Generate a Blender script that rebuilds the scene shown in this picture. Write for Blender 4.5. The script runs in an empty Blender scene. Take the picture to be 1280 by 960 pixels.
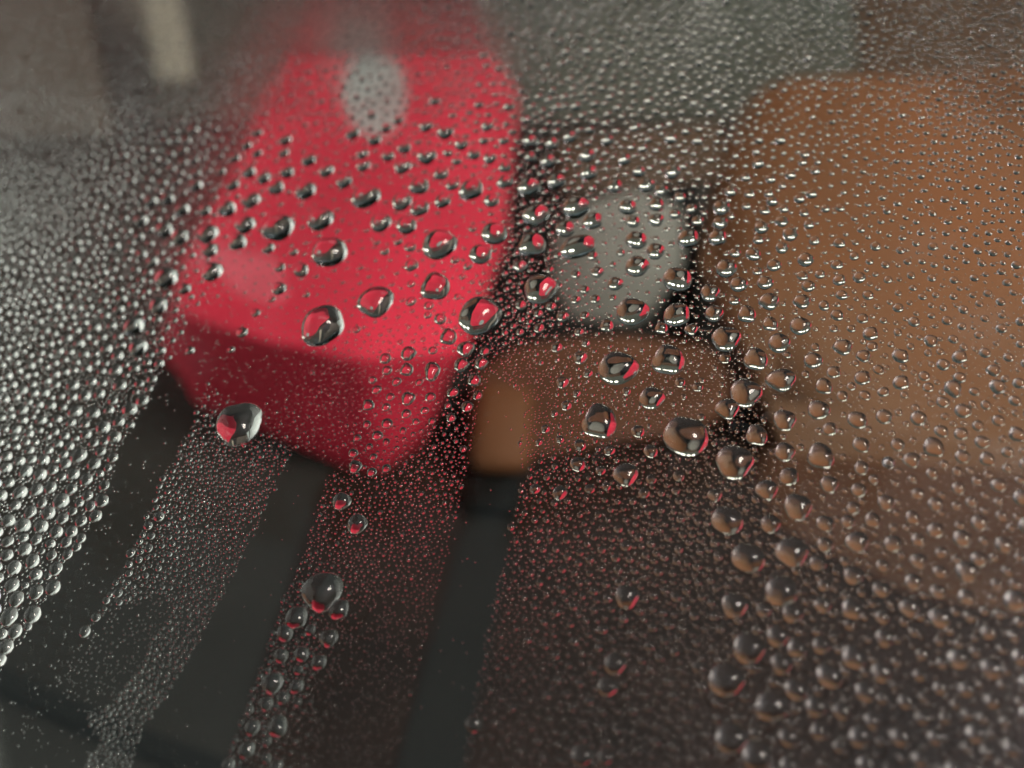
import bpy, bmesh, math, random
import numpy as np
from mathutils import Vector, Matrix, Euler, noise
rnd = random.Random(7)
sc = bpy.context.scene
C = sc.collection
PI = math.pi

# ------------------------------------------------------------------ camera
D = 0.066                                   # metres to the middle of the glass along the view axis
PITCH = 28.0
HFOV = 62.0
T = math.tan(math.radians(HFOV / 2))
CAM_H = 0.25 * math.sin(math.radians(PITCH))
cam_d = bpy.data.cameras.new("camera")
cam = bpy.data.objects.new("camera", cam_d)
C.objects.link(cam)
cam.location = (0, 0, CAM_H)
cam.rotation_euler = (math.radians(90 - PITCH), 0, 0)
cam_d.sensor_width = 36
cam_d.angle = math.radians(HFOV)
cam_d.clip_start = 0.005
cam_d.clip_end = 500
cam_d.dof.use_dof = True
cam_d.dof.focus_distance = 0.0635
cam_d.dof.aperture_fstop = 16.0
sc.camera = cam
MW = Matrix.Translation(cam.location) @ cam.rotation_euler.to_matrix().to_4x4()

# ------------------------------------------------------------------ world, sun, exposure
SUN_EL, SUN_AZ = 44.0, 132.0               # degrees; azimuth clockwise from +Y
w = bpy.data.worlds.new("World")
sc.world = w
w.use_nodes = True
nt = w.node_tree
nt.nodes.clear()
sky = nt.nodes.new("ShaderNodeTexSky")
sky.sky_type = 'NISHITA'
sky.sun_disc = False
sky.sun_elevation = math.radians(SUN_EL)
sky.sun_rotation = math.radians(SUN_AZ)
sky.air_density = 1.0
sky.dust_density = 5.0
sky.ozone_density = 1.0
bg = nt.nodes.new("ShaderNodeBackground")
bg.inputs['Strength'].default_value = 0.06
hs = nt.nodes.new("ShaderNodeHueSaturation")
hs.inputs['Saturation'].default_value = 0.5
hs.inputs['Hue'].default_value = 0.41
wo = nt.nodes.new("ShaderNodeOutputWorld")
nt.links.new(sky.outputs[0], hs.inputs['Color'])
nt.links.new(hs.outputs[0], bg.inputs[0])
nt.links.new(bg.outputs[0], wo.inputs[0])

sun_d = bpy.data.lights.new("sun", 'SUN')
sun_d.energy = 3.4
sun_d.angle = math.radians(20)
sun_d.color = (1.0, 0.91, 0.79)
sun = bpy.data.objects.new("sun", sun_d)
C.objects.link(sun)
el, az = math.radians(SUN_EL), math.radians(SUN_AZ)
sdir = Vector((math.sin(az) * math.cos(el), math.cos(az) * math.cos(el), math.sin(el)))
sun.rotation_euler = sdir.to_track_quat('Z', 'Y').to_euler()
sun.location = sdir * 3

sc.view_settings.view_transform = 'Standard'
sc.view_settings.look = 'None'
sc.view_settings.exposure = 0.15
sc.view_settings.gamma = 1.0
sc.cycles.max_bounces = 12
sc.cycles.transmission_bounces = 12
sc.cycles.glossy_bounces = 6
sc.cycles.transparent_max_bounces = 24
sc.cycles.use_denoising = True
sc.cycles.denoising_input_passes = 'RGB_ALBEDO'
sc.cycles.sample_clamp_indirect = 4.5
sc.cycles.caustics_reflective = False
sc.cycles.caustics_refractive = False

# ------------------------------------------------------------------ helpers
def uv(px, py):
    return (px - 640) / 640 * T, (480 - py) / 640 * T

def at(px, py, z):
    """world point seen at photo pixel (px, py) at depth z in front of the camera"""
    u, v = uv(px, py)
    return MW @ Vector((u * z, v * z, -z))

def floor_at(px, py, h=0.0):
    u, v = uv(px, py)
    d = (MW.to_3x3() @ Vector((u, v, -1)))
    t = (h - CAM_H) / d.z
    return MW.translation + d * t

def tag(o, label=None, cat=None, group=None, kind=None):
    if label: o['label'] = label
    if cat: o['category'] = cat
    if group: o['group'] = group
    if kind: o['kind'] = kind
    return o

def link(name, me, mat, parent=None, loc=None):
    o = bpy.data.objects.new(name, me)
    if mat: me.materials.append(mat)
    C.objects.link(o)
    if parent: o.parent = parent
    if loc is not None: o.location = loc
    return o

def empty(name, loc, rz=0):
    o = bpy.data.objects.new(name, None)
    o.empty_display_size = 0.01
    C.objects.link(o)
    o.location = loc
    o.rotation_euler = (0, 0, rz)
    return o

def from_bm(name, bm, mat, parent=None, smooth=False, loc=None, origin=None):
    """bm is in world coordinates; origin (Vector) becomes the object's origin."""
    if origin is not None:
        for v in bm.verts: v.co -= origin
    bmesh.ops.recalc_face_normals(bm, faces=bm.faces)
    me = bpy.data.meshes.new(name)
    bm.to_mesh(me); bm.free()
    if smooth:
        for p in me.polygons: p.use_smooth = True
    o = link(name, me, mat, parent)
    if loc is not None: o.location = loc
    return o

def hull_bm(pts, bevel=0.0, segs=3, sub=0):
    bm = bmesh.new()
    for p in pts: bm.verts.new(p)
    r = bmesh.ops.convex_hull(bm, input=bm.verts)
    bad = [v for v in bm.verts if not v.link_faces]
    bmesh.ops.delete(bm, geom=bad, context='VERTS')
    bmesh.ops.dissolve_limit(bm, angle_limit=math.radians(9), verts=bm.verts, edges=bm.edges)
    if bevel:
        bmesh.ops.bevel(bm, geom=list(bm.edges), offset=bevel, segments=segs, profile=0.5, affect='EDGES', clamp_overlap=True)
    return bm

def box_bm(x0, x1, y0, y1, z0, z1, bevel=0.0):
    bm = bmesh.new()
    bmesh.ops.create_cube(bm, size=1)
    for v in bm.verts:
        v.co = Vector(((x0 + x1) / 2 + v.co.x * (x1 - x0), (y0 + y1) / 2 + v.co.y * (y1 - y0), (z0 + z1) / 2 + v.co.z * (z1 - z0)))
    if bevel:
        bmesh.ops.bevel(bm, geom=list(bm.edges), offset=bevel, segments=3, profile=0.5, affect='EDGES')
    return bm

def wrinkle(bm, amp, scale, seed=0.0):
    bmesh.ops.triangulate(bm, faces=bm.faces)
    for _ in range(2):
        bmesh.ops.subdivide_edges(bm, edges=bm.edges, cuts=1, use_grid_fill=True)
    bm.normal_update()
    for v in bm.verts:
        n = noise.noise(v.co * scale + Vector((seed, seed, seed)))
        v.co += v.normal * amp * n

def mat_basic(name, col, rough=0.6, var=0.15, scale=30.0, bump=0.2, bscale=300.0, col2=None, sheen=0.0, bdist=0.0006):
    m = bpy.data.materials.new(name)
    m.use_nodes = True
    n = m.node_tree
    p = n.nodes["Principled BSDF"]
    p.inputs['Roughness'].default_value = rough
    p.inputs['Specular IOR Level'].default_value = 0.12
    tc = n.nodes.new("ShaderNodeTexCoord")
    nz = n.nodes.new("ShaderNodeTexNoise")
    nz.inputs['Scale'].default_value = scale
    nz.inputs['Detail'].default_value = 6
    n.links.new(tc.outputs['Object'], nz.inputs['Vector'])
    r = n.nodes.new("ShaderNodeValToRGB")
    r.color_ramp.elements[0].position = 0.3
    r.color_ramp.elements[1].position = 0.7
    a = [c * (1 - var) for c in col]
    b = list(col2) if col2 else [min(1, c * (1 + var)) for c in col]
    r.color_ramp.elements[0].color = (*a, 1)
    r.color_ramp.elements[1].color = (*b, 1)
    n.links.new(nz.outputs['Fac'], r.inputs['Fac'])
    n.links.new(r.outputs['Color'], p.inputs['Base Color'])
    if bump:
        nb = n.nodes.new("ShaderNodeTexNoise")
        nb.inputs['Scale'].default_value = bscale
        nb.inputs['Detail'].default_value = 4
        n.links.new(tc.outputs['Object'], nb.inputs['Vector'])
        bp = n.nodes.new("ShaderNodeBump")
        bp.inputs['Strength'].default_value = bump
        bp.inputs['Distance'].default_value = bdist
        n.links.new(nb.outputs['Fac'], bp.inputs['Height'])
        n.links.new(bp.outputs['Normal'], p.inputs['Normal'])
    return m

M_floor = mat_basic("charcoal_mat", (0.030, 0.028, 0.026), 0.7, 0.25, 14, 0.3, 500)
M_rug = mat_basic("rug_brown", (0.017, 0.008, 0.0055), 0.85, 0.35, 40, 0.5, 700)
M_seam = mat_basic("seam_rubber", (0.012, 0.012, 0.012), 0.6, 0.1)
M_wall = mat_basic("wall_grey_green", (0.16, 0.175, 0.15), 0.8, 0.25, 6, 0.2, 80)
M_brownwall = mat_basic("taupe_board", (0.30, 0.26, 0.22), 0.8, 0.12, 8)
M_darkstrip = mat_basic("slate_strip", (0.14, 0.15, 0.15), 0.7, 0.15, 8)
M_cream = mat_basic("cream_paint", (0.80, 0.73, 0.58), 0.5, 0.2, 20)
M_red = mat_basic("red_nylon", (0.78, 0.038, 0.080), 0.5, 0.12, 25, 0.6, 90, bdist=0.001)
M_redpale = mat_basic("pale_pink", (0.80, 0.12, 0.17), 0.6, 0.15, 60)
M_badge = mat_basic("badge_grey", (0.40, 0.44, 0.44), 0.6, 0.35, 60)
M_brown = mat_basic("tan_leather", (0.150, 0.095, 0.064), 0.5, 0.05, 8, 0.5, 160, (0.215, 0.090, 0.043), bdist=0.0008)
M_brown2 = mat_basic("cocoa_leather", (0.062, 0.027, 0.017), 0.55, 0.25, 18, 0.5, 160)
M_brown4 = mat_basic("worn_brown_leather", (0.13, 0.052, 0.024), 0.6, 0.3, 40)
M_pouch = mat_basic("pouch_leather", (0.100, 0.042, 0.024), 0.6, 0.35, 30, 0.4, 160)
M_foot_shade = mat_basic("foot_shade_brown", (0.080, 0.037, 0.023), 0.85, 0.35, 30)
M_strap = mat_basic("charcoal_strap", (0.013, 0.012, 0.011), 0.7, 0.2, 25)
M_brown3 = mat_basic("dull_brown_cloth", (0.12, 0.075, 0.052), 0.8, 0.25, 18)
M_black = mat_basic("black_vinyl", (0.006, 0.006, 0.006), 0.6, 0.1)
M_pad = mat_basic("pale_grey_felt", (0.26, 0.255, 0.23), 0.85, 0.45, 22)
M_white = mat_basic("whitewashed_board", (0.80, 0.92, 0.90), 0.8, 0.08, 5)
M_awn = mat_basic("dark_board", (0.03, 0.036, 0.034), 0.8, 0.3, 12)
M_leaf = mat_basic("leaf_green", (0.055, 0.11, 0.085), 0.45, 0.4, 5, 0)
M_red_mist = mat_basic("misted_red", (0.17, 0.05, 0.052), 0.85, 0.35, 30)
M_metal = mat_basic("grey_metal", (0.2, 0.2, 0.2), 0.4, 0.05)

def mat_water():
    m = bpy.data.materials.new("water")
    m.use_nodes = True
    n = m.node_tree
    n.nodes.clear()
    g = n.nodes.new("ShaderNodeBsdfGlass")
    g.inputs['IOR'].default_value = 1.333
    g.inputs['Roughness'].default_value = 0.0
    o = n.nodes.new("ShaderNodeOutputMaterial")
    n.links.new(g.outputs[0], o.inputs[0])
    return m
M_water = mat_water()

def mat_pane():
    m = bpy.data.materials.new("clear_pane")
    m.use_nodes = True
    n = m.node_tree
    n.nodes.clear()
    tr = n.nodes.new("ShaderNodeBsdfTransparent")
    tr.inputs[0].default_value = (0.96, 0.985, 0.975, 1)
    gl = n.nodes.new("ShaderNodeBsdfGlossy")
    gl.inputs['Roughness'].default_value = 0.02
    fr = n.nodes.new("ShaderNodeFresnel")
    geo = n.nodes.new("ShaderNodeNewGeometry")
    mp = n.nodes.new("ShaderNodeMapRange")          # the ray is not bent by the thin sheet: same Fresnel on both faces
    mp.inputs['To Min'].default_value = 1.45
    mp.inputs['To Max'].default_value = 1 / 1.45
    n.links.new(geo.outputs['Backfacing'], mp.inputs['Value'])
    n.links.new(mp.outputs[0], fr.inputs[0])
    mx = n.nodes.new("ShaderNodeMixShader")
    o = n.nodes.new("ShaderNodeOutputMaterial")
    n.links.new(fr.outputs[0], mx.inputs[0])
    n.links.new(tr.outputs[0], mx.inputs[1])
    n.links.new(gl.outputs[0], mx.inputs[2])
    # breath-thin fog on the upper side: scatters a share of the light, more towards the far edge
    rf = n.nodes.new("ShaderNodeBsdfRefraction")
    rf.inputs['Roughness'].default_value = 0.55
    rf.inputs['IOR'].default_value = 1.06
    df = n.nodes.new("ShaderNodeBsdfTranslucent")
    df.inputs[0].default_value = (0.8, 0.8, 0.78, 1)
    fm = n.nodes.new("ShaderNodeMixShader")
    fm.inputs[0].default_value = 0.46
    n.links.new(rf.outputs[0], fm.inputs[1]); n.links.new(df.outputs[0], fm.inputs[2])
    tc = n.nodes.new("ShaderNodeTexCoord")
    dt = n.nodes.new("ShaderNodeVectorMath"); dt.operation = 'DOT_PRODUCT'
    dt.inputs[1].default_value = FOG_DIR
    n.links.new(tc.outputs['Object'], dt.inputs[0])
    mr = n.nodes.new("ShaderNodeMapRange")
    mr.interpolation_type = 'SMOOTHSTEP'
    mr.inputs['From Min'].default_value = -0.004; mr.inputs['From Max'].default_value = 0.06
    mr.inputs['To Min'].default_value = 0.03; mr.inputs['To Max'].default_value = 0.42
    n.links.new(dt.outputs['Value'], mr.inputs['Value'])
    nz = n.nodes.new("ShaderNodeTexNoise"); nz.inputs['Scale'].default_value = 45; nz.inputs['Detail'].default_value = 3
    n.links.new(tc.outputs['Object'], nz.inputs['Vector'])
    m2 = n.nodes.new("ShaderNodeMath"); m2.operation = 'MULTIPLY_ADD'
    m2.inputs[1].default_value = 1.2; m2.inputs[2].default_value = 0.4
    n.links.new(nz.outputs['Fac'], m2.inputs[0])
    m3 = n.nodes.new("ShaderNodeMath"); m3.operation = 'MULTIPLY'
    n.links.new(m2.outputs[0], m3.inputs[0]); n.links.new(mr.outputs[0], m3.inputs[1])
    m4 = n.nodes.new("ShaderNodeMath"); m4.operation = 'MULTIPLY_ADD'    # only on the upper face
    inv = n.nodes.new("ShaderNodeMath"); inv.operation = 'SUBTRACT'; inv.inputs[0].default_value = 1.0
    n.links.new(geo.outputs['Backfacing'], inv.inputs[1])
    n.links.new(m3.outputs[0], m4.inputs[0]); n.links.new(inv.outputs[0], m4.inputs[1]); m4.inputs[2].default_value = 0.0
    m4.use_clamp = True
    mf = n.nodes.new("ShaderNodeMixShader")
    n.links.new(m4.outputs[0], mf.inputs[0])
    n.links.new(tr.outputs[0], mf.inputs[1]); n.links.new(fm.outputs[0], mf.inputs[2])
    n.links.new(mf.outputs[0], mx.inputs[1])
    n.links.new(mx.outputs[0], o.inputs[0])
    return m

# ------------------------------------------------------------------ the setting
bm = bmesh.new()
bmesh.ops.create_grid(bm, x_segments=8, y_segments=8, size=60)
tag(from_bm("ground", bm, M_floor), kind='structure')

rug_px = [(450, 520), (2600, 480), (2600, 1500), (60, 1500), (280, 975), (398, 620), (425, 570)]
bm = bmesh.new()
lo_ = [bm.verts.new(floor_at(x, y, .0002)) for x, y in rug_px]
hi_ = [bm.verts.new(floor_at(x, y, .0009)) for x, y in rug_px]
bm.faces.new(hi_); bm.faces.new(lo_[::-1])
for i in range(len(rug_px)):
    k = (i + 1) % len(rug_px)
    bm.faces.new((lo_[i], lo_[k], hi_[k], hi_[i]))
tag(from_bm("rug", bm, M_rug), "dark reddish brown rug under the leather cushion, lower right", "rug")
WALL_Y = 0.62
wall = tag(from_bm("backdrop_board", box_bm(-1.0, 1.0, WALL_Y, WALL_Y + 0.02, 0, 0.24), M_wall),
           "grey green board standing across the far side behind everything", "board")

# taupe board, slate strip and cream post at the top left corner
p = at(60, 60, 0.56)
def post(name, px0, px1, ybot, z, mat, label, cat, top=0.20, thick=0.012, bev=0.003):
    a = at(px0, 60, z); b = at(px1, 60, z)
    y = (a.y + b.y) / 2
    zb = max(0.0, at(px0, ybot, z).z)
    o = from_bm(name, box_bm(a.x, b.x, y, y + thick, zb, top, bev), mat)
    return tag(o, label, cat)
post("taupe_board", -260, 112, 300, 0.52, M_brownwall, "taupe board blurred in the upper left corner behind the glass", "board")
post("slate_strip", 128, 172, 300, 0.54, M_darkstrip, "dark slate strip between the taupe board and the cream post", "strip")
a_, b_ = at(186, 60, .50), at(232, 60, .50)
c_ = at(180, 108, .50)
cp = from_bm("cream_slat", box_bm(a_.x, b_.x, a_.y, a_.y + .01, c_.z, .22, .004), M_cream)
tag(cp, "short cream slat hanging at the upper left, bright against the grey", "slat")

# ------------------------------------------------------------------ red bag
def zfl(px, py):
    return (MW.inverted() @ floor_at(px, py)).z * -1
rb = empty("red_bag", floor_at(400, 560))
rb_o = rb.location.copy()
front = [(358, 66, .272), (608, 62, .266), (652, 120, .255), (640, 250, .225), (614, 370, .200), (575, 440, .180),
         (450, 446, .170), (330, 424, .174), (216, 385, .186), (228, 330, .200), (270, 230, .225)]
low = [(196, 440, None), (250, 508, None), (380, 562, None), (425, 586, None), (475, 594, None), (520, 560, None)]
pts = [at(*f) for f in front]
for x, y, _ in low:
    q = floor_at(x, y, 0.001); pts.append(q)
back = [(380, 45, .32), (560, 30, .32), (640, 120, .30), (530, 510, .27), (260, 470, .27), (260, 300, .30)]
pts += [at(*f) for f in back]
pts = [Vector((q.x, q.y, max(q.z, 0.001))) for q in pts]
bm = hull_bm(pts, 0.009, 3)
wrinkle(bm, 0.0016, 55, 3.0)
for v in bm.verts: v.co.z = max(v.co.z, 0.0008)
from mathutils.bvhtree import BVHTree
bag_bvh = BVHTree.FromBMesh(bm)
from_bm("body", bm, M_red, rb, True, origin=rb_o)
tag(rb, "bright red bag with a pale round badge, left of the black case", "bag")

def patch_on(bvh, poly, mat, name, parent, origin, thick=0.0012, soft=3):
    """a thin patch that follows the surface it sits on; poly in photo pixels"""
    bm = bmesh.new()
    cx = sum(q[0] for q in poly) / len(poly); cy = sum(q[1] for q in poly) / len(poly)
    o0 = MW.translation
    rings = []
    for k in (1.0, .8, .6, .4, .2):
        ring = []
        for x, y in poly:
            X, Y = cx + (x - cx) * k, cy + (y - cy) * k
            d = (at(X, Y, 1) - o0).normalized()
            loc, nrm, idx, dist = bvh.ray_cast(o0, d)
            if loc is None: loc = at(X, Y, .26)
            ring.append(bm.verts.new(loc - d * (thick if k < 1 else -.0005)))
        rings.append(ring)
    n_ = len(poly)
    for A, B in zip(rings[:-1], rings[1:]):
        for i in range(n_): bm.faces.new((A[i], A[(i + 1) % n_], B[(i + 1) % n_], B[i]))
    bm.faces.new(rings[-1])
    return from_bm(name, bm, mat, parent, True, origin=origin)
def oval(cx, cy, rx, ry, rot=0, n=26, irr=0):
    out = []
    for i in range(n):
        a = 2 * PI * i / n
        k = 1 + irr * noise.noise(Vector((math.cos(a) * 1.3, math.sin(a) * 1.3, cx * .01)))
        X, Y = rx * math.cos(a) * k, ry * math.sin(a) * k
        out.append((cx + X * math.cos(rot) - Y * math.sin(rot), cy + X * math.sin(rot) + Y * math.cos(rot)))
    return out
P = [at(*q) for q in [(362, 70, .268), (612, 68, .262), (575, -60, .285), (405, -60, .285), (370, 60, .32), (600, 54, .32), (575, -60, .32), (402, -60, .32)]]
from_bm("misted_top", hull_bm(P, .003, 2), M_red_mist, rb, True, origin=rb_o)  # mist fading the bag's top, put into a duller red part
patch_on(bag_bvh, oval(468, 116, 44, 58), M_badge, "badge", rb, rb_o)
patch_on(bag_bvh, oval(300, 342, 78, 27, .45, irr=.7), M_redpale, "pink_patch", rb, rb_o)  # paler pink oval on the bag front

# ------------------------------------------------------------------ black case with a grey pad
o_ = floor_at(740, 460)
bc = empty("black_case", o_)
P = [at(636, 170, .30), at(700, 170, .30), at(868, 215, .30), at(868, 430, .262), at(600, 470, .262), at(630, 300, .28)]
P += [floor_at(600, 500, .001), floor_at(868, 480, .001)]
P += [at(640, 170, .345), at(868, 215, .345), at(868, 430, .34), at(620, 450, .34)]
P = [Vector((q.x, q.y, max(.001, q.z))) for q in P]
from_bm("body", hull_bm(P, .003, 2), M_black, bc, True, origin=o_)
tag(bc, "black case standing between the red bag and the tan leather cushion", "case")
gp = [(692, 300), (728, 254), (800, 236), (852, 262), (856, 330), (815, 392), (762, 424), (712, 400), (688, 350)]
P = [at(x, y, .2575 - (y - 330) * -.00001) for x, y in gp] + [at(640 + (x - 640) * .985, y, .262) for x, y in gp]
o_ = at(780, 425, .258)
pd = from_bm("grey_pad", hull_bm(P, .002, 2), M_pad, None, True, origin=o_, loc=o_)
tag(pd, "pale grey felt pad leaning on the black case", "pad")
# brown top folded over
P = [at(x, y, z) for x, y, z in [(690, 175, .285), (900, 150, .285), (905, 225, .268), (700, 245, .268), (690, 175, .31), (900, 150, .31), (905, 225, .31), (700, 245, .31)]]
from_bm("flap", hull_bm(P, .003, 2), M_brown3, bc, True, origin=bc.location.copy())

# ------------------------------------------------------------------ tan leather cushion on the right
o_ = floor_at(1150, 740)
cu = empty("leather_cushion", o_)
P = [at(*q) for q in [(890, 250, .277), (900, 190, .284), (916, 150, .288), (945, 120, .291), (990, 102, .293), (1060, 92, .295), (1300, 85, .30), (1600, 140, .30),
                      (872, 330, .255), (930, 430, .222), (958, 500, .208), (1010, 560, .208), (1300, 590, .206), (1600, 590, .206), (1250, 300, .245), (1600, 300, .245)]]
P += [floor_at(990, 590, .001), floor_at(1600, 625, .001)]
P += [at(940, 140, .33), at(1300, 100, .34), at(1600, 150, .34), floor_at(950, 520, .001), floor_at(1600, 480, .001)]
P = [Vector((q.x, q.y, max(.001, q.z))) for q in P]
bm = hull_bm(P, .008, 3)
wrinkle(bm, .0022, 40, 9.0)
for v in bm.verts: v.co.z = max(v.co.z, 0.0008)
from_bm("body", bm, M_brown, cu, True, origin=o_)
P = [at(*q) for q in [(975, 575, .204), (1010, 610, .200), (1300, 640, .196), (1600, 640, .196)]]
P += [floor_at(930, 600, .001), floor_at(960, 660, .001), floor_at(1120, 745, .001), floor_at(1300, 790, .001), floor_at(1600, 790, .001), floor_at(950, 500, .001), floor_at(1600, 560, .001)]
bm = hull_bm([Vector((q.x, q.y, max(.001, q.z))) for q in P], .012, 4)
from_bm("base", bm, M_foot_shade, cu, True, origin=o_)  # added part: shade at the cushion's foot put into a darker brown
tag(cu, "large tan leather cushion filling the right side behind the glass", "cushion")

# brown cloth at the top right with a round dark knob
o_ = at(1170, 90, .40)
P = [at(*q) for q in [(1062, -60, .40), (1400, -60, .40), (1400, 96, .39), (1075, 96, .39), (1062, -60, .44), (1400, -60, .44), (1400, 96, .44), (1075, 96, .44)]]
P += [floor_at(1080, 200, .001), floor_at(1400, 200, .001)]
cl = from_bm("brown_box", hull_bm([Vector((q.x, q.y, max(.001, q.z))) for q in P], .004, 2), M_brown3, None, True, origin=o_, loc=o_)
tag(cl, "dull brown box at the top right behind the leather cushion", "box")
bm = bmesh.new()
vs = [bm.verts.new(at(1130 + 44 * math.cos(2 * PI * i / 24), 12 + 34 * math.sin(2 * PI * i / 24), .398)) for i in range(24)]
f_ = bm.faces.new(vs)
r_ = bmesh.ops.extrude_face_region(bm, geom=[f_])
for v in [g for g in r_['geom'] if isinstance(g, bmesh.types.BMVert)]: v.co += (MW.to_3x3() @ Vector((0, 0, -1))) * .004
from_bm("round_recess", bm, M_wall, cl, origin=o_)

# ------------------------------------------------------------------ low brown pouch in the middle
o_ = floor_at(760, 560)
po = empty("brown_pouch", o_)
P = [at(*q) for q in [(590, 470, .222), (650, 432, .228), (780, 420, .23), (880, 430, .23), (925, 470, .225), (900, 520, .215), (800, 545, .210), (700, 560, .208), (588, 575, .206)]]
P += [at(*q) for q in [(590, 470, .25), (925, 470, .25), (780, 425, .26)]]
P += [floor_at(x, y, .001) for x, y in [(600, 590), (700, 575), (800, 560), (900, 530), (600, 540)]]
P = [Vector((q.x, q.y, max(.001, q.z))) for q in P]
bm = hull_bm(P, .005, 3)
wrinkle(bm, .0014, 60, 5.0)
for v in bm.verts: v.co.z = max(v.co.z, 0.0008)
from_bm("body", bm, M_pouch, po, True, origin=o_)
P = [at(*q) for q in [(596, 476, .200), (668, 484, .200), (664, 592, .192), (584, 590, .192), (596, 476, .218), (672, 484, .218), (662, 592, .21), (584, 590, .21)]]
from_bm("end_block", hull_bm(P, .004, 3), M_brown4, po, True, origin=o_)
P = [at(*q) for q in [(588, 594, .194), (656, 596, .194), (650, 636, .186), (586, 632, .186)]] + [floor_at(588, 612, .001), floor_at(650, 616, .001), floor_at(586, 646, .001), floor_at(648, 648, .001)]
sp = [(589, 628), (649, 632), (628, 730), (600, 850), (576, 990), (488, 990), (520, 850), (556, 740)]
P2 = [floor_at(x, y, .0016) for x, y in sp] + [floor_at(x, y, .0010) for x, y in sp]
from_bm("strap", hull_bm(P2), M_strap, po, origin=o_)
from_bm("foot", hull_bm([Vector((q.x, q.y, max(.001, q.z))) for q in P], .001, 2), M_black, po, True, origin=o_)  # near-black block standing in for the contact shadow below the end block
tag(po, "low dark brown leather pouch lying in front of the black case", "pouch")

# ------------------------------------------------------------------ mat seam on the ground, lower left
def strip_on_floor(name, pts, width, h, mat):
    bm = bmesh.new()
    for (x0, y0), (x1, y1) in zip(pts[:-1], pts[1:]):
        a, b = floor_at(x0, y0), floor_at(x1, y1)
        d = (b - a).normalized(); n_ = Vector((-d.y, d.x, 0)) * width / 2
        q = [a - n_, a + n_, b + n_, b - n_]
        v0 = [bm.verts.new((k.x, k.y, .0004)) for k in q]
        v1 = [bm.verts.new((k.x * 1, k.y * 1, h)) for k in q]
        bm.faces.new(v1); bm.faces.new(v0[::-1])
        for i in range(4):
            bm.faces.new((v0[i], v0[(i + 1) % 4], v1[(i + 1) % 4], v1[i]))
    return from_bm(name, bm, mat)
tag(strip_on_floor("rubber_strip", [(-200, 760), (0, 858), (120, 915), (300, 985), (500, 1050)], .0035, .003, M_seam),
    "thin black rubber strip running across the charcoal mat, lower left", "strip")

# pale board on the left, outside the frame, that brightens the drops there
fp = [Vector((-.285, -.16, 0)), Vector((-.285, .44, 0)), Vector((-.297, .44, 0)), Vector((-.297, -.16, 0))]
bm = bmesh.new()
lo_ = [bm.verts.new(q) for q in fp]; hi_ = [bm.verts.new(q + Vector((-.12, 0, .38))) for q in fp]
bm.faces.new(hi_); bm.faces.new(lo_[::-1])
for i in range(4): bm.faces.new((lo_[i], lo_[(i + 1) % 4], hi_[(i + 1) % 4], hi_[i]))
tag(from_bm("pale_board", bm, M_white), "whitewashed board standing along the left side of the mat", "board")

# ------------------------------------------------------------------ string of small lamps beyond the top of the view
def mat_lamp():
    m = bpy.data.materials.new("lamp_glow")
    m.use_nodes = True
    n = m.node_tree
    n.nodes.clear()
    e = n.nodes.new("ShaderNodeEmission")
    e.inputs[0].default_value = (1.0, 0.93, 0.80, 1)
    e.inputs[1].default_value = 9.0
    o = n.nodes.new("ShaderNodeOutputMaterial")
    n.links.new(e.outputs[0], o.inputs[0])
    return m
M_lamp = mat_lamp()
lamp_pos = [(735, -62), (865, -76), (985, -78), (1085, -64)]
lab = ["leftmost", "second", "third", "rightmost"]
LZ = .42
bulb_me = None
tops = []
for i, (x, y) in enumerate(lamp_pos):
    c = at(x, y, LZ)
    r = empty("string_lamp", c)
    bm = bmesh.new()
    bmesh.ops.create_uvsphere(bm, u_segments=20, v_segments=12, radius=.0155)
    from_bm("bulb", bm, M_lamp, r, True)
    bm = bmesh.new()
    bmesh.ops.create_cone(bm, cap_ends=True, segments=16, radius1=.005, radius2=.004, depth=.012)
    for v in bm.verts: v.co.z += .021
    from_bm("socket", bm, M_black, r)
    tops.append(c + Vector((0, 0, .027)))
    tag(r, "small warm lamp, %s of four hanging on the cord" % lab[i], "lamp", "small lamps hanging on the cord")
def tube_bm(pts, r, seg=8):
    bm = bmesh.new()
    rings = []
    for i, q in enumerate(pts):
        d = (pts[min(i + 1, len(pts) - 1)] - pts[max(i - 1, 0)]).normalized()
        a = d.cross(Vector((0, 0, 1)))
        if a.length < .1: a = Vector((1, 0, 0))
        a.normalize(); b = d.cross(a).normalized()
        rings.append([bm.verts.new(q + a * r * math.cos(2 * PI * k / seg) + b * r * math.sin(2 * PI * k / seg)) for k in range(seg)])
    for A, B in zip(rings[:-1], rings[1:]):
        for k in range(seg):
            bm.faces.new((A[k], A[(k + 1) % seg], B[(k + 1) % seg], B[k]))
    bm.faces.new(rings[0]); bm.faces.new(rings[-1][::-1])
    return bm
cordpts = [Vector((-.9, WALL_Y + .01, .235))] + tops + [Vector((.9, WALL_Y + .01, .235))]
tag(from_bm("lamp_cord", tube_bm(cordpts, .0012), M_black), "thin black cord carrying the four small lamps", "cord")

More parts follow.
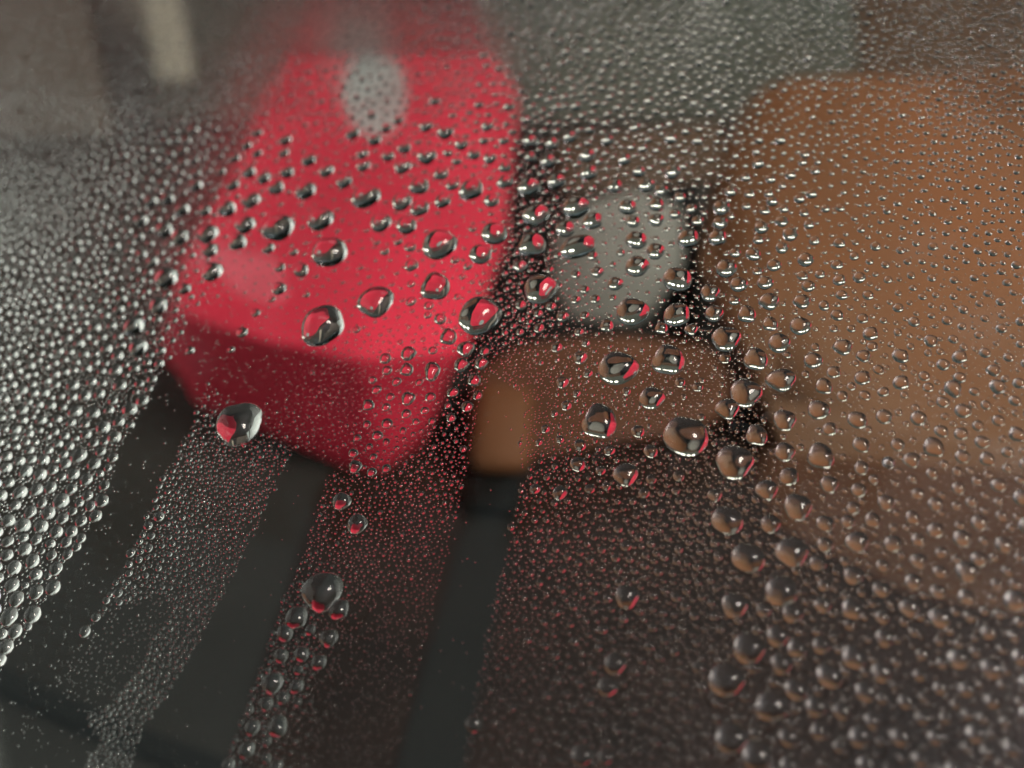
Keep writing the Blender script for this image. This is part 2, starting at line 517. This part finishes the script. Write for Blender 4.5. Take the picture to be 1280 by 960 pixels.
# added tree, out of view: its leaves darken and break up the drops' sky; open towards the sun behind the camera
tr_o = Vector((1.35, 1.3, 0))
tree = empty("added_tree", tr_o)
trunk = [tr_o + Vector((0, 0, 0)), tr_o + Vector((-.05, .02, .4)), tr_o + Vector((-.2, -.1, .75)), tr_o + Vector((-.6, -.4, .95)), tr_o + Vector((-1.2, -.8, 1.0)), tr_o + Vector((-2.0, -1.1, 1.02))]
bm = tube_bm(trunk, .035, 12)
for k, v in enumerate(bm.verts):
    ring = k // 12
    c_ = trunk[ring]; v.co = c_ + (v.co - c_) * (1.3 - .2 * ring)
from_bm("trunk", bm, M_awn, tree, True, origin=tr_o)
nl = 12000
LV = np.zeros((nl * 4, 3), dtype=np.float32); LF = []
for k in range(nl):
    c_ = Vector((rnd.uniform(-1.7, 1.7), rnd.uniform(-.06, 1.9), rnd.uniform(.74, 1.15)))
    if noise.noise(c_ * 3.2) < -.14: c_.x += .35; c_.z += .1
    L_ = rnd.uniform(.035, .07); W_ = L_ * .45
    e = Euler((rnd.uniform(-.7, .7), rnd.uniform(-.7, .7), rnd.uniform(0, 6.28))).to_matrix()
    for q, (a, b, cc) in enumerate(((-L_, 0, 0), (0, -W_, .1 * L_), (L_, 0, 0), (0, W_, .1 * L_))):
        LV[k * 4 + q] = (c_ + e @ Vector((a, b, cc))) - tr_o
    LF.append((k * 4, k * 4 + 1, k * 4 + 2)); LF.append((k * 4, k * 4 + 2, k * 4 + 3))
LEAVES = (LV, np.array(LF, dtype=np.int32))

# ------------------------------------------------------------------ the glass pane
G = Vector((-0.31, 0.95)).normalized()
SL = 0.61
def pane_z(px, py):
    u, v = uv(px, py)
    return D / (1 - SL * (G.x * u + G.y * v))
def on_pane(px, py):
    return at(px, py, pane_z(px, py))
N = (MW.to_3x3() @ Vector((SL * G.x, SL * G.y, 1)).normalized())   # camera-side normal (z back)
# pane plane in camera space: -zc = D + SL*(G.x*x+G.y*y)  ->  normal (-SL Gx, -SL Gy, -1) flipped to the camera
N = (MW.to_3x3() @ Vector((SL * G.x, SL * G.y, 1))).normalized()
if N.dot(MW.translation - on_pane(640, 480)) < 0: N = -N
O0 = on_pane(640, 480)
E1 = (MW.to_3x3() @ Vector((1, 0, 0)))
E1 = (E1 - N * E1.dot(N)).normalized()
E2 = N.cross(E1).normalized()
assert E2.z > 0
FOG_DIR = tuple((E2 * .88 - E1 * .45))
M_pane = mat_pane()
lid = empty("glass_lid", O0)
half_x, y0, y1, TH = .22, -.060, .26, .003
bm = bmesh.new()
cs = [(-half_x, y0), (half_x, y0), (half_x, y1), (-half_x, y1)]
top = [bm.verts.new(E1 * x + E2 * y) for x, y in cs]
bot = [bm.verts.new(E1 * x + E2 * y - N * TH) for x, y in cs]
bm.faces.new(top); bm.faces.new(bot[::-1])
for i in range(4): bm.faces.new((top[i], bot[i], bot[(i + 1) % 4], top[(i + 1) % 4]))
from_bm("pane", bm, M_pane, lid)
for x, y in cs:
    q = O0 + E1 * x * .985 + E2 * (y * .985) - N * (TH + .0005)
    if q.z > 0.005:
        from_bm("leg", tube_bm([Vector((q.x, q.y, 0)), q], .004, 10), M_metal, lid, origin=O0)
tag(lid, "clear tilted glass lid covered with water droplets, wiped in streaks", "glass lid")

# ------------------------------------------------------------------ droplets
def dome_template(seg, rings, hgt=0.86, rough=0.0, seed=0, bulge=1.0):
    """closed dome of base radius 1; dome and base do not share vertices so that the rim stays sharp"""
    vs, fs = [], []
    amax = math.radians(86)
    for r in range(rings):
        t = r / rings
        a = amax * (1 - t)
        rad = math.sin(a) / math.sin(amax)
        z = hgt * (math.cos(a) - math.cos(amax)) / (1 - math.cos(amax))
        for k in range(seg):
            th = 2 * PI * (k + (0.5 * (r % 2))) / seg
            kk = 1 + rough * noise.noise(Vector((math.cos(th) * .9 + seed * 3.1, math.sin(th) * .9, seed * 1.7)))
            vs.append((rad * math.cos(th) * kk, rad * math.sin(th) * kk, z))
    top_i = len(vs)
    vs.append((0, 0, hgt))
    for r in range(rings - 1):
        for k in range(seg):
            a, b = r * seg + k, r * seg + (k + 1) % seg
            c, d = (r + 1) * seg + k, (r + 1) * seg + (k + 1) % seg
            if r % 2 == 0:
                fs.append((a, b, c)); fs.append((b, d, c))
            else:
                fs.append((a, b, d)); fs.append((a, d, c))
    r = rings - 1
    for k in range(seg):
        fs.append((r * seg + k, r * seg + (k + 1) % seg, top_i))
    base0 = len(vs)
    for k in range(seg): vs.append(vs[k])
    for k in range(1, seg - 1):
        fs.append((base0, base0 + k + 1, base0 + k))
    nsm = len(fs) - (seg - 2)
    return np.array(vs, dtype=np.float32), np.array(fs, dtype=np.int32), nsm

def mesh_from(name, V, F, smooth):
    me = bpy.data.meshes.new(name)
    me.vertices.add(len(V)); me.vertices.foreach_set("co", V.ravel())
    me.loops.add(F.size); me.loops.foreach_set("vertex_index", F.ravel())
    me.polygons.add(len(F))
    me.polygons.foreach_set("loop_start", np.arange(0, F.size, 3, dtype=np.int32))
    me.polygons.foreach_set("loop_total", np.full(len(F), 3, dtype=np.int32))
    me.update(calc_edges=True)
    me.polygons.foreach_set("use_smooth", smooth)
    return me

crown = link("crown", mesh_from("crown", LEAVES[0], LEAVES[1], np.zeros(len(LEAVES[1]), dtype=bool)), M_leaf, tree)
crown['kind'] = 'stuff'
tag(tree, "added leafy tree out of view, screening the sky above the glass lid", "tree")

# x, y, width in photo pixels [, height, tilt in degrees]
HAND = """
322 166 13;309 182 14;322 192 14;294 197 15;357 175 16;355 191 14;387 200 20;312 215 19;330 222 19;359 215 19;346 234 22;383 238 28 21 20;292 231 18;314 250 24
285 261 24;257 263 17;307 281 25;349 285 40 29 18;260 292 27;226 296 24;207 287 24;229 262 19;246 232 17;211 249 18;190 252 17;177 276 18
534 196 23;557 166 20;610 158 17;577 181 17;593 193 17;612 198 17;631 209 16;630 176 14;605 176 13;503 208 22;485 195 17;506 185 18;454 207 18;453 192 16;468 175 18
441 167 18;498 150 14;483 160 15;465 144 13;533 158 18;525 232 27;552 217 20;459 246 38 28 12;431 227 21;408 213 20;502 252 26;525 260 24;554 252 21;566 231 17
589 237 31;614 251 20;631 227 20;476 278 27;508 282 26;402 274 35 26 14;617 292 33;560 191 14;571 202 13;599 131 13;544 126 14
551 306 45 38 8;412 315 46 36 18;600 318 29;545 358 40 34 5;470 377 44 37 8;600 395 54 47 0;404 406 56 47 22;515 332 18;514 377 14;536 382 12;550 399 16
561 421 23;582 436 21;511 442 20;606 439 12;577 456 19;602 454 17;541 438 12;535 394 10;572 371 9;585 333 12;578 346 8;569 325 11;498 302 12;513 309 14;481 314 13
471 303 9;514 355 10;446 412 10;591 286 10;267 339 28 24 25;263 312 22;298 302 25 20 25;377 338 18 17 30;350 361 19;350 334 14;367 315 12;336 310 16;340 374 9
320 391 12;303 415 15;289 437 9;210 347 32 26 12;232 361 17;199 382 25;169 407 26;174 434 24;383 368 10
666 306 37 30 5;723 308 46 28 6;675 361 42 36 0;706 286 25;795 300 27;819 314 23;797 333 30;846 349 36;860 298 27;770 355 20;792 390 41 36 0;846 393 33
759 407 18;650 333 17;741 320 13;747 340 16;720 343 12;731 362 12;720 375 13;744 374 13;704 396 16;689 383 14;776 316 11;766 331 9;766 372 9;731 394 11;827 410 17
864 412 16;696 434 15;725 447 18;724 415 12;732 429 12;673 392 12;674 410 13;827 376 9;651 381 15
662 235 30;670 269 32;721 260 35;741 276 25;736 216 22;696 227 24;734 195 20;769 233 21;808 232 22;826 238 17;784 259 23;791 277 18;821 256 20;820 275 19;843 268 14
850 247 15;864 261 15;872 276 15;840 215 20;798 215 17;780 200 17;759 176 17;712 172 18;662 177 20;690 180 19;685 202 20;663 197 16;838 174 15
897 297 23;952 285 18;987 293 19;977 310 16;941 318 19;919 316 14;908 336 26;968 332 18;1007 325 20;924 356 22;957 354 20;961 377 24;1002 377 20;1003 345 13
1011 358 17;1025 343 13;893 392 23;934 393 24;1001 408 26;963 405 20;907 423 37 30 5;974 429 27;945 449 32 28 -5;1017 451 23;1053 434 22;1088 417 19;1046 394 16
1049 350 16;1030 382 15;1046 331 14;1074 347 16;1052 369 15;1085 369 14;1078 398 15;887 366 24;1018 301 14;1049 304 15;947 339 13;948 300 14;918 376 14
1042 411 11;1019 434 12;1064 411 11;1079 445 17;1090 433 15;906 448 15;984 444 9
948 205 16;988 219 14;963 224 13;932 222 12;937 242 14;965 252 15;961 242 12;999 249 14;978 232 11;1014 243 13;1019 214 12;1006 193 12;975 176 13;949 176 11
913 240 15;901 260 21;900 279 18;956 263 14;977 277 16;980 261 12;1005 266 13;1011 281 13;1032 261 12;1050 260 11;945 190 11;1022 203 9;1003 203 11;933 258 12
540 464 20 24 0;482 448 15;484 463 13;509 462 18;496 477 13;466 475 10;471 487 13;510 498 18;538 496 14;566 490 14;593 475 17;597 494 12;584 508 15;461 506 16 14 25
488 496 11;483 509 11;508 517 13;531 513 11;564 522 12;560 507 9;484 529 14;472 544 13;447 547 10;459 530 11;442 566 12;444 583 17;465 590 13;483 585 11;540 526 10
520 527 9;504 538 9;483 552 9;462 558 9;467 571 10;579 561 9;524 478 10
774 461 51 43 0;836 450 44 37 0;815 498 33 28 0;750 527 47 43 0;856 545 57 51 0;782 593 30;703 478 16;721 492 11;708 507 14;693 517 9;682 536 12;722 580 20;762 563 15
725 556 15;700 549 10;813 564 18;797 539 17;783 489 12;735 467 13;751 588 13;814 599 13;848 595 15;674 553 10;669 611 13;700 616 19;737 611 12;758 608 11;805 616 14
850 478 13;872 484 14;931 491 40 35 -10;909 511 28;946 544 28;917 577 47 41 0;976 475 35 28 0;980 525 28;1024 513 27;1030 483 22;1042 465 17;1078 472 20;1053 495 15
981 565 25;1026 570 34;1037 536 18;1071 525 24;1105 521 20;1076 556 21;1077 585 18;986 595 24;1036 605 22;1111 579 15;958 612 26;1098 462 13;1104 490 15;1081 494 13
1064 483 11;1092 599 12;1007 468 10;908 650 40 36 0;996 633 34;934 697 42 37 0;989 690 38;976 738 40;917 756 32;963 655 24;1031 654 22;1071 677 27;1032 681 20
1022 703 21;1067 720 24;1028 756 20;1065 761 27;991 767 25;1060 652 17;1091 650 20;1067 635 17;1074 613 19;1107 628 20;955 763 18;1103 707 16;1101 737 20;1103 771 18
893 619 17;932 668 10;1030 731 16;1116 679 22;1141 647 18;1169 630 18;1169 662 20;1203 673 22;1224 653 20;1208 714 27;1224 699 20;1148 701 20;1142 727 21;1136 759 24
1174 772 27;1172 739 18;1208 746 20;1268 750 27;1254 681 20;1148 675 17;1147 617 15;1125 445 20;1163 426 17;1179 456 16;1199 446 18;1126 478 20;1191 486 19 22 0
1148 523 20;1204 514 20;1179 503 16;1167 559 26;1139 575 20;1203 571 18;1234 574 19;1228 553 18;1271 543 20;1222 532 15;1176 539 17;1201 542 17;1199 472 15
1246 483 19;1241 463 16;1160 484 14;1155 470 14;1268 501 15;1273 479 15;1122 556 17;1110 578 16
936 810 40;908 849 46 41 0;972 795 27;996 810 24;1027 807 22;976 829 26;1067 821 30;1036 844 32;1101 840 24;994 861 28;964 881 42 37 0;1021 883 27;1052 888 22
1081 864 26;914 922 42 37 0;946 943 36;985 921 24;1024 913 22;1075 919 28;1090 900 20;1049 932 16;1083 954 24;987 956 24;1105 797 22
403 739 50 46 0;371 771 29;424 761 26;356 791 22;411 797 23;388 787 15;351 819 19;377 817 20;399 827 20;341 853 27;371 857 19;373 837 12;316 909 20;348 907 27
309 936 22;333 879 18;354 872 17;333 947 14;334 926 13;286 956 18;312 887 12;345 957 18;372 877 12;299 529 60 50 28;428 627 24;447 655 26;783 745 30;769 829 28
760 858 26;728 944 28;757 946 20;592 905 20
"""
drops = []          # (px, py, w, h or None, tilt)
for ln in HAND.strip().split("\n"):
    for q in ln.split(";"):
        f = [float(k) for k in q.split()]
        drops.append((f[0], f[1], f[2], f[3] if len(f) > 3 else None, f[4] if len(f) > 4 else 0.0))
n_hand = len(drops)

# size map: x, y, medium width, medium spacing, tiny width, tiny spacing
CP = np.array([
 (0,0,2.2,1.5,1.6,3),(110,60,2.2,1.5,1.6,3),(260,40,3,1.2,1.8,2),(50,160,3,1.2,1.8,2),(50,250,5.0,1.05,2.2,1.4),(150,220,7.5,1.1,2.6,1.4),(100,330,8,1.05,2.6,1.3),(20,400,7.5,1.05,2.8,1.3),(180,330,11,1.15,2.8,1.3),
 (110,420,11,1.05,3,1.3),(40,520,10.5,1.02,3,1.25),(130,500,15,1.08,3,1.25),(25,620,15,1.02,3.4,1.15),(80,640,15.5,1.02,3.4,1.2),(20,740,18,1.0,3.6,1.2),(225,190,11,1.15,2.6,1.4),
 (200,120,4,1.2,2,1.5),(300,90,6,1.2,2.4,1.5),(380,30,4,1.3,2,2),(450,30,6,1.35,2,2.2),(420,100,8,1.4,2.2,2.2),(560,60,7,1.35,2.2,2),(640,100,9,1.35,2.4,1.8),
 (700,40,8.5,1.15,3.4,2.2),(700,130,10.5,1.2,3.2,2.2),(850,60,8.5,1.15,3.4,2.2),(850,150,10,1.3,3,2.5),(1000,30,6.5,1.35,3,5),(1000,140,6.5,1.7,2.6,6),(1200,40,5.2,1.3,3,5),
 (1200,130,6,1.35,3,6),(1100,190,6.5,1.75,2.8,6),(1250,240,7,1.8,2.8,6),(1150,280,8.5,1.8,2.8,5),(1100,330,10.5,1.75,2.8,5),(1200,360,10.5,1.75,2.8,4),(1250,430,13,1.7,2.6,2.6),
 (1250,560,16,1.6,3,3),(1250,700,19,1.7,3.5,3),(1200,860,21,1.75,6,3),(1120,930,22,1.7,6,3),(1000,880,18,2.2,6,2.5),(820,700,10.5,1.45,4.5,1.5),(730,700,9.5,1.6,4.5,1.5),(700,800,9,1.9,4.5,1.6),
 (760,880,10,2.0,5,1.7),(850,860,11,1.8,5,1.6),(850,640,8.5,1.35,4,1.4),(630,820,6,2.4,3.2,1.7),(690,600,7,1.7,3.4,1.5),(500,330,6,2.6,2,3.2),(560,280,5,2.8,2,3),(430,480,3.6,1.9,2,2.2),
 (480,650,4.6,1.7,2.6,1.5),(530,590,5.5,1.5,2.6,1.5),(270,600,4.6,1.35,2.6,1.25),(220,760,4.4,1.4,2.6,1.4),(150,920,5,1.2,3,1.3),(380,650,4.5,1.5,2.6,1.4),(440,900,4,3.2,2.6,3.2),(560,740,3.8,2.4,2.6,1.8),
 (650,390,8,1.25,3,1.3),(650,300,8,1.3,3,1.4),(620,450,4,1.8,2,1.7),(700,420,5,2.2,2,2.2),(770,370,6,2.6,2.6,3.6),(900,480,6,2.0,2.4,2.0),(1000,500,7,3,2.4,3),(1000,300,6,2.6,2.6,4.5),(330,430,3,4,1.8,3.5),(300,330,4,3,2.2,3),(370,240,6,2.6,2,2.6),
 (330,860,7,1.7,3.5,1.3),(780,500,5,1.9,2.4,1.8),(870,600,7,1.7,3,1.6),(960,700,8,1.9,3.5,2)], dtype=float)
def fields(x, y):
    d2 = (CP[:, 0] - x) ** 2 + (CP[:, 1] - y) ** 2 + 120.0
    wt = 1.0 / d2 ** 1.9
    wt /= wt.sum()
    return wt @ CP[:, 2:]
# precompute on a coarse grid
GS = 10
gx, gy = np.meshgrid(np.arange(-60, 1361, GS), np.arange(-60, 1041, GS))
FG = np.zeros(gx.shape + (4,))
for i in range(gx.shape[0]):
    for j in range(gx.shape[1]):
        FG[i, j] = fields(gx[i, j], gy[i, j])
def fld(x, y):
    return FG[min(FG.shape[0] - 1, max(0, int((y + 60) / GS))), min(FG.shape[1] - 1, max(0, int((x + 60) / GS)))]

STREAKS = {
 'first': [(205, 452), (192, 490), (150, 560), (128, 640), (92, 690), (52, 760), (0, 842), (-60, 920), (-60, 1040), (40, 1040), (95, 975), (125, 925), (100, 880), (62, 858), (98, 800), (132, 750), (160, 700), (185, 640), (200, 600), (240, 530), (262, 470), (240, 440)],
 'firstlow': [(98, 800), (132, 760), (200, 740), (215, 760), (175, 830), (130, 890), (60, 900), (50, 870)],
 'redclear': [(228, 385), (300, 372), (345, 440), (355, 500), (325, 505), (290, 500), (262, 480), (235, 430)],
 'redclear2': [(350, 560), (440, 560), (430, 590), (395, 585)],
 'second': [(372, 558), (425, 580), (408, 600), (384, 680), (350, 760), (322, 840), (292, 925), (262, 1040), (160, 1040), (170, 930), (222, 842), (272, 760), (312, 680), (345, 600)],
 'third': [(612, 470), (655, 490), (650, 560), (655, 596), (638, 660), (612, 780), (588, 880), (565, 1040), (480, 1040), (500, 910), (525, 830), (552, 720), (572, 640), (588, 560), (596, 510)],
 'smudge': [(400, 760), (480, 740), (535, 770), (505, 880), (470, 1040), (370, 1040), (390, 900)],
 'strip3': [(560,450),(650,440),(700,470),(690,560),(650,590),(655,480),(610,470),(590,560)],
}
def inside(poly, x, y):
    c = False
    j = len(poly) - 1
    for i in range(len(poly)):
        xi, yi = poly[i]; xj, yj = poly[j]
        if (yi > y) != (yj > y) and x < (xj - xi) * (y - yi) / (yj - yi) + xi: c = not c
        j = i
    return c
KEEP = {'first': 0.012, 'firstlow': 0.10, 'redclear': 0.05, 'redclear2': .2, 'second': 0.003, 'third': 0.004, 'smudge': 0.16, 'strip3': .35}
BB = {k: (min(p[0] for p in v), max(p[0] for p in v), min(p[1] for p in v), max(p[1] for p in v)) for k, v in STREAKS.items()}
def keep(x, y):
    jx = x + 5 * noise.noise(Vector((x * .05, y * .05, 1.0))); jy = y + 5 * noise.noise(Vector((x * .05, y * .05, 7.0)))
    k = 1.0
    for name, poly in STREAKS.items():
        b = BB[name]
        if b[0] <= jx <= b[1] and b[2] <= jy <= b[3] and inside(poly, jx, jy): k = min(k, KEEP[name])
    return k

CELL = 12
grid = {}
def add_grid(i, x, y, r):
    n_ = int(math.ceil(r / CELL))
    grid.setdefault((int(x // CELL), int(y // CELL)), []).append((x, y, r))
maxr = 0
big = [(x, y, w_ / 2) for x, y, w_, h_, t_ in drops if w_ > 22]
for i, (x, y, w_, h_, t_) in enumerate(drops):
    add_grid(i, x, y, w_ / 2)
def free(x, y, r, gap, mul):
    """no overlap with anything; like drops also keep spacing"""
    cx, cy = int(x // CELL), int(y // CELL)
    R_ = 3
    for a in range(cx - R_, cx + R_ + 1):
        for b in range(cy - R_, cy + R_ + 1):
            for (X, Y, Q) in grid.get((a, b), ()):
                dx = X - x; dy = (Y - y) * 1.16
                m = (Q + r) * gap if Q < r * 1.9 else Q + r + 0.4
                if dx * dx + dy * dy < m * m: return False
    return True
LO_X, HI_X, LO_Y, HI_Y = -40, 1320, -40, 1000
def scatter(level, tries, hi_x=1320, lo_y=-40, lo_x=-40, hi_y=1000):
    n0 = len(drops)
    for _ in range(tries):
        x = rnd.uniform(lo_x, hi_x); y = rnd.uniform(lo_y, hi_y)
        f = fld(x, y)
        k = keep(x, y)
        if k < 1 and rnd.random() > k * (.35 if level == 0 else 1): continue
        if level == 0:
            w_ = f[0] * math.exp(rnd.gauss(0, .16)); gap = f[1]
        elif level == 1:
            w_ = (f[0] * .62 + f[2] * .3) * math.exp(rnd.gauss(0, .15)); gap = max(1.05, f[1] * .88)
        else:
            w_ = f[2] * math.exp(rnd.gauss(0, .22)); gap = f[3]
        if k < 1: w_ = min(w_, rnd.uniform(2.0, 3.6)); gap = 1.2
        w_ = max(1.5, w_) * (1.12 if x < 240 and level < 2 else 1)
        if free(x, y, w_ / 2, gap, 1):
            el_ = rnd.uniform(.9, 1.02)
            drops.append((x, y, w_, None, rnd.uniform(-30, 30)))
            add_grid(0, x, y, w_ / 2)
    return len(drops) - n0
import time
t0 = time.time()
na = scatter(0, 45000) + scatter(0, 40000, 270, 120) + scatter(0, 40000, 1320, -40, 560, 330)
nb = scatter(1, 40000)
nc = scatter(2, 260000)
print("droplets", n_hand, na, nb, nc, time.time() - t0)

# world-space frames of each drop
SIN = None
def drop_frame(x, y, w_, h_, t_):
    z = pane_z(x, y)
    R = w_ / 2 / 640 * T * z
    # the visible outline is shifted up from the base centre by the dome
    ray = (at(x, y, z) - MW.translation).normalized()
    ct = abs(ray.dot(N)); st = math.sqrt(max(0, 1 - ct * ct))
    base_h = ct + math.sqrt(ct * ct + (.86 * st) ** 2)      # outline height for base radius 1
    b = 1.0
    if h_: b = min(1.35, max(.6, (h_ / w_) * 2 / base_h))
    shift = (math.sqrt(ct * ct + (.86 * st) ** 2) - ct) / 2 * w_ / 2
    c = on_pane(x, y + shift)
    return c, R, b, math.radians(t_)

order = sorted(range(len(drops)), key=lambda i: -drops[i][2] if i < n_hand and -20 < drops[i][0] < 1290 and drops[i][1] < 965 else 0)
indiv = order[:300]
indiv_set = set(indiv)
tmpl = []
for s in range(7):
    V, F, ns = dome_template(40, 12, hgt=.86, rough=.21, seed=s + 1)
    sm = np.ones(len(F), dtype=bool); sm[ns:] = False
    me = mesh_from("water_droplet", V, F, sm)
    me.materials.append(M_water)
    tmpl.append(me)

LIFT = 0.00002
R3 = Matrix((E1, E2, N)).transposed()

def zone(x, y):
    if x < 250 and y < 620: return 'left'
    return ''

landmarks = {}
def place(x, y):
    """where a droplet sits, in words that the picture shows"""
    if inside([(200, 160), (370, 20), (655, 60), (645, 300), (600, 440), (420, 430), (230, 400)], x, y): return "over the bright red bag"
    if inside([(230, 400), (420, 430), (600, 440), (590, 520), (520, 600), (400, 560), (250, 505)], x, y): return "over the dark red bag base"
    if inside([(690, 230), (880, 230), (880, 420), (690, 420)], x, y): return "over the pale grey pad"
    if inside([(635, 150), (700, 150), (700, 420), (600, 440), (620, 400)], x, y): return "over the black gap by the red bag"
    if inside([(890, 60), (1290, 60), (1290, 470), (960, 470), (890, 340)], x, y): return "over the upper tan cushion"
    if inside([(960, 470), (1290, 470), (1290, 640), (960, 640)], x, y): return "over the middle tan cushion"
    if inside([(880, 600), (1290, 600), (1290, 780), (880, 780)], x, y): return "over the tan cushion foot"
    if y >= 780 and x > 860: return "over the dark mat at the lower right"
    if inside([(560, 420), (965, 420), (965, 610), (560, 610)], x, y): return "over the dark brown pouch"
    if x < 520 and y > 600: return "over the dark mat between the wiped streaks"
    if x < 260: return "at the left edge of the red bag"
    if y < 200: return "over the grey green board"
    return "over the dark mat below the brown pouch"

sized = sorted(indiv, key=lambda i: -drops[i][2])
used = {}
infos = []
for i in sized:
    x, y, w_, h_, t_ = drops[i]
    pl = place(x, y)
    infos.append((i, pl))
byplace = {}
for i, pl in infos: byplace.setdefault(pl, []).append(i)
ORD = ["largest", "second largest", "third largest", "fourth largest"]
labels = {}
for pl, L in byplace.items():
    for r_, i in enumerate(L[:4]):
        labels[i] = "%s rounded water droplet %s" % (ORD[r_], pl)
    rest = L[4:]
    marks = [(ORD[r_] + " one", i) for r_, i in enumerate(L[:4])]
    for kind_, key, rev in (("topmost", 1, False), ("lowest", 1, True), ("leftmost", 0, False), ("rightmost", 0, True)):
        if rest:
            j = sorted(rest, key=lambda q: drops[q][key], reverse=rev)[0]
            rest.remove(j)
            labels[j] = "%s medium droplet %s" % (kind_, pl)
            marks.append((kind_ + " one", j))
    # droplets right beside one of those
    for mname, big_i in marks:
        bx, by = drops[big_i][0], drops[big_i][1]
        for dname, fn in (("above", lambda q: by - q[1] > abs(q[0] - bx)), ("below", lambda q: q[1] - by > abs(q[0] - bx)),
                          ("left of", lambda q: bx - q[0] >= abs(q[1] - by)), ("right of", lambda q: q[0] - bx >= abs(q[1] - by))):
            cand = [q for q in rest if fn(drops[q])]
            if cand:
                j = min(cand, key=lambda q: (drops[q][0] - bx) ** 2 + (drops[q][1] - by) ** 2)
                if math.hypot(drops[j][0] - bx, drops[j][1] - by) < 70:
                    rest.remove(j)
                    labels[j] = "droplet just %s the %s %s" % (dname, mname, pl)
    for j in rest:
        labels[j] = "small round water droplet among others like it %s" % pl

for cnt, i in enumerate(sized):
    x, y, w_, h_, t_ = drops[i]
    c, R, b, ang = drop_frame(x, y, w_, h_, t_)
    o = bpy.data.objects.new("water_droplet", tmpl[cnt % len(tmpl)])
    rz = Matrix.Rotation(ang, 3, 'Z')
    hj = rnd.uniform(.92, 1.06)
    M3 = R3 @ rz @ Matrix.Diagonal((R, R * b, R * hj * (.5 + .5 * b)))
    mw = M3.to_4x4(); mw.translation = c + N * LIFT
    o.matrix_world = mw
    C.objects.link(o)
    tag(o, labels[i], "droplet", "droplets " + place(x, y))

# everything smaller: real domes joined by region
def joined(name, idx, seg, rings, label, cat):
    V, F, ns = dome_template(seg, rings, hgt=.86)
    nV, nF = len(V), len(F)
    out = np.zeros((len(idx) * nV, 3), dtype=np.float32)
    fac = np.zeros((len(idx) * nF, 3), dtype=np.int32)
    sm1 = np.ones(nF, dtype=bool); sm1[ns:] = False
    for k, i in enumerate(idx):
        x, y, w_, h_, t_ = drops[i]
        c, R, b, ang = drop_frame(x, y, w_, h_, t_)
        if not h_: b = .86 + .28 * rnd.random(); ang = rnd.uniform(0, PI)
        hh = rnd.uniform(.8, 1.05)
        M3 = np.array(R3 @ Matrix.Rotation(ang, 3, 'Z') @ Matrix.Diagonal((R, R * b, R * hh)))
        out[k * nV:(k + 1) * nV] = V @ M3.T + np.array(c + N * LIFT - O0)
        fac[k * nF:(k + 1) * nF] = F + k * nV
    me = mesh_from(name, out, fac, np.tile(sm1, len(idx)))
    o = link(name, me, M_water, None, O0)
    tag(o, label, cat, kind='stuff')
    return o
rest = [i for i in range(len(drops)) if i not in indiv_set]
A = [i for i in rest if drops[i][2] > 9]
B = [i for i in rest if 4.5 < drops[i][2] <= 9]
Cc = [i for i in rest if drops[i][2] <= 4.5]
print("rest", len(A), len(B), len(Cc))
joined("small_droplets", A, 24, 7, "small round droplets crowding the glass between the larger ones", "droplets")
joined("fine_droplets", B, 18, 5, "fine beads of condensation in dense rows on the glass", "droplets")
joined("mist_droplets", Cc, 10, 3, "finest mist of condensation specks on the glass around the wiped streaks", "droplets")
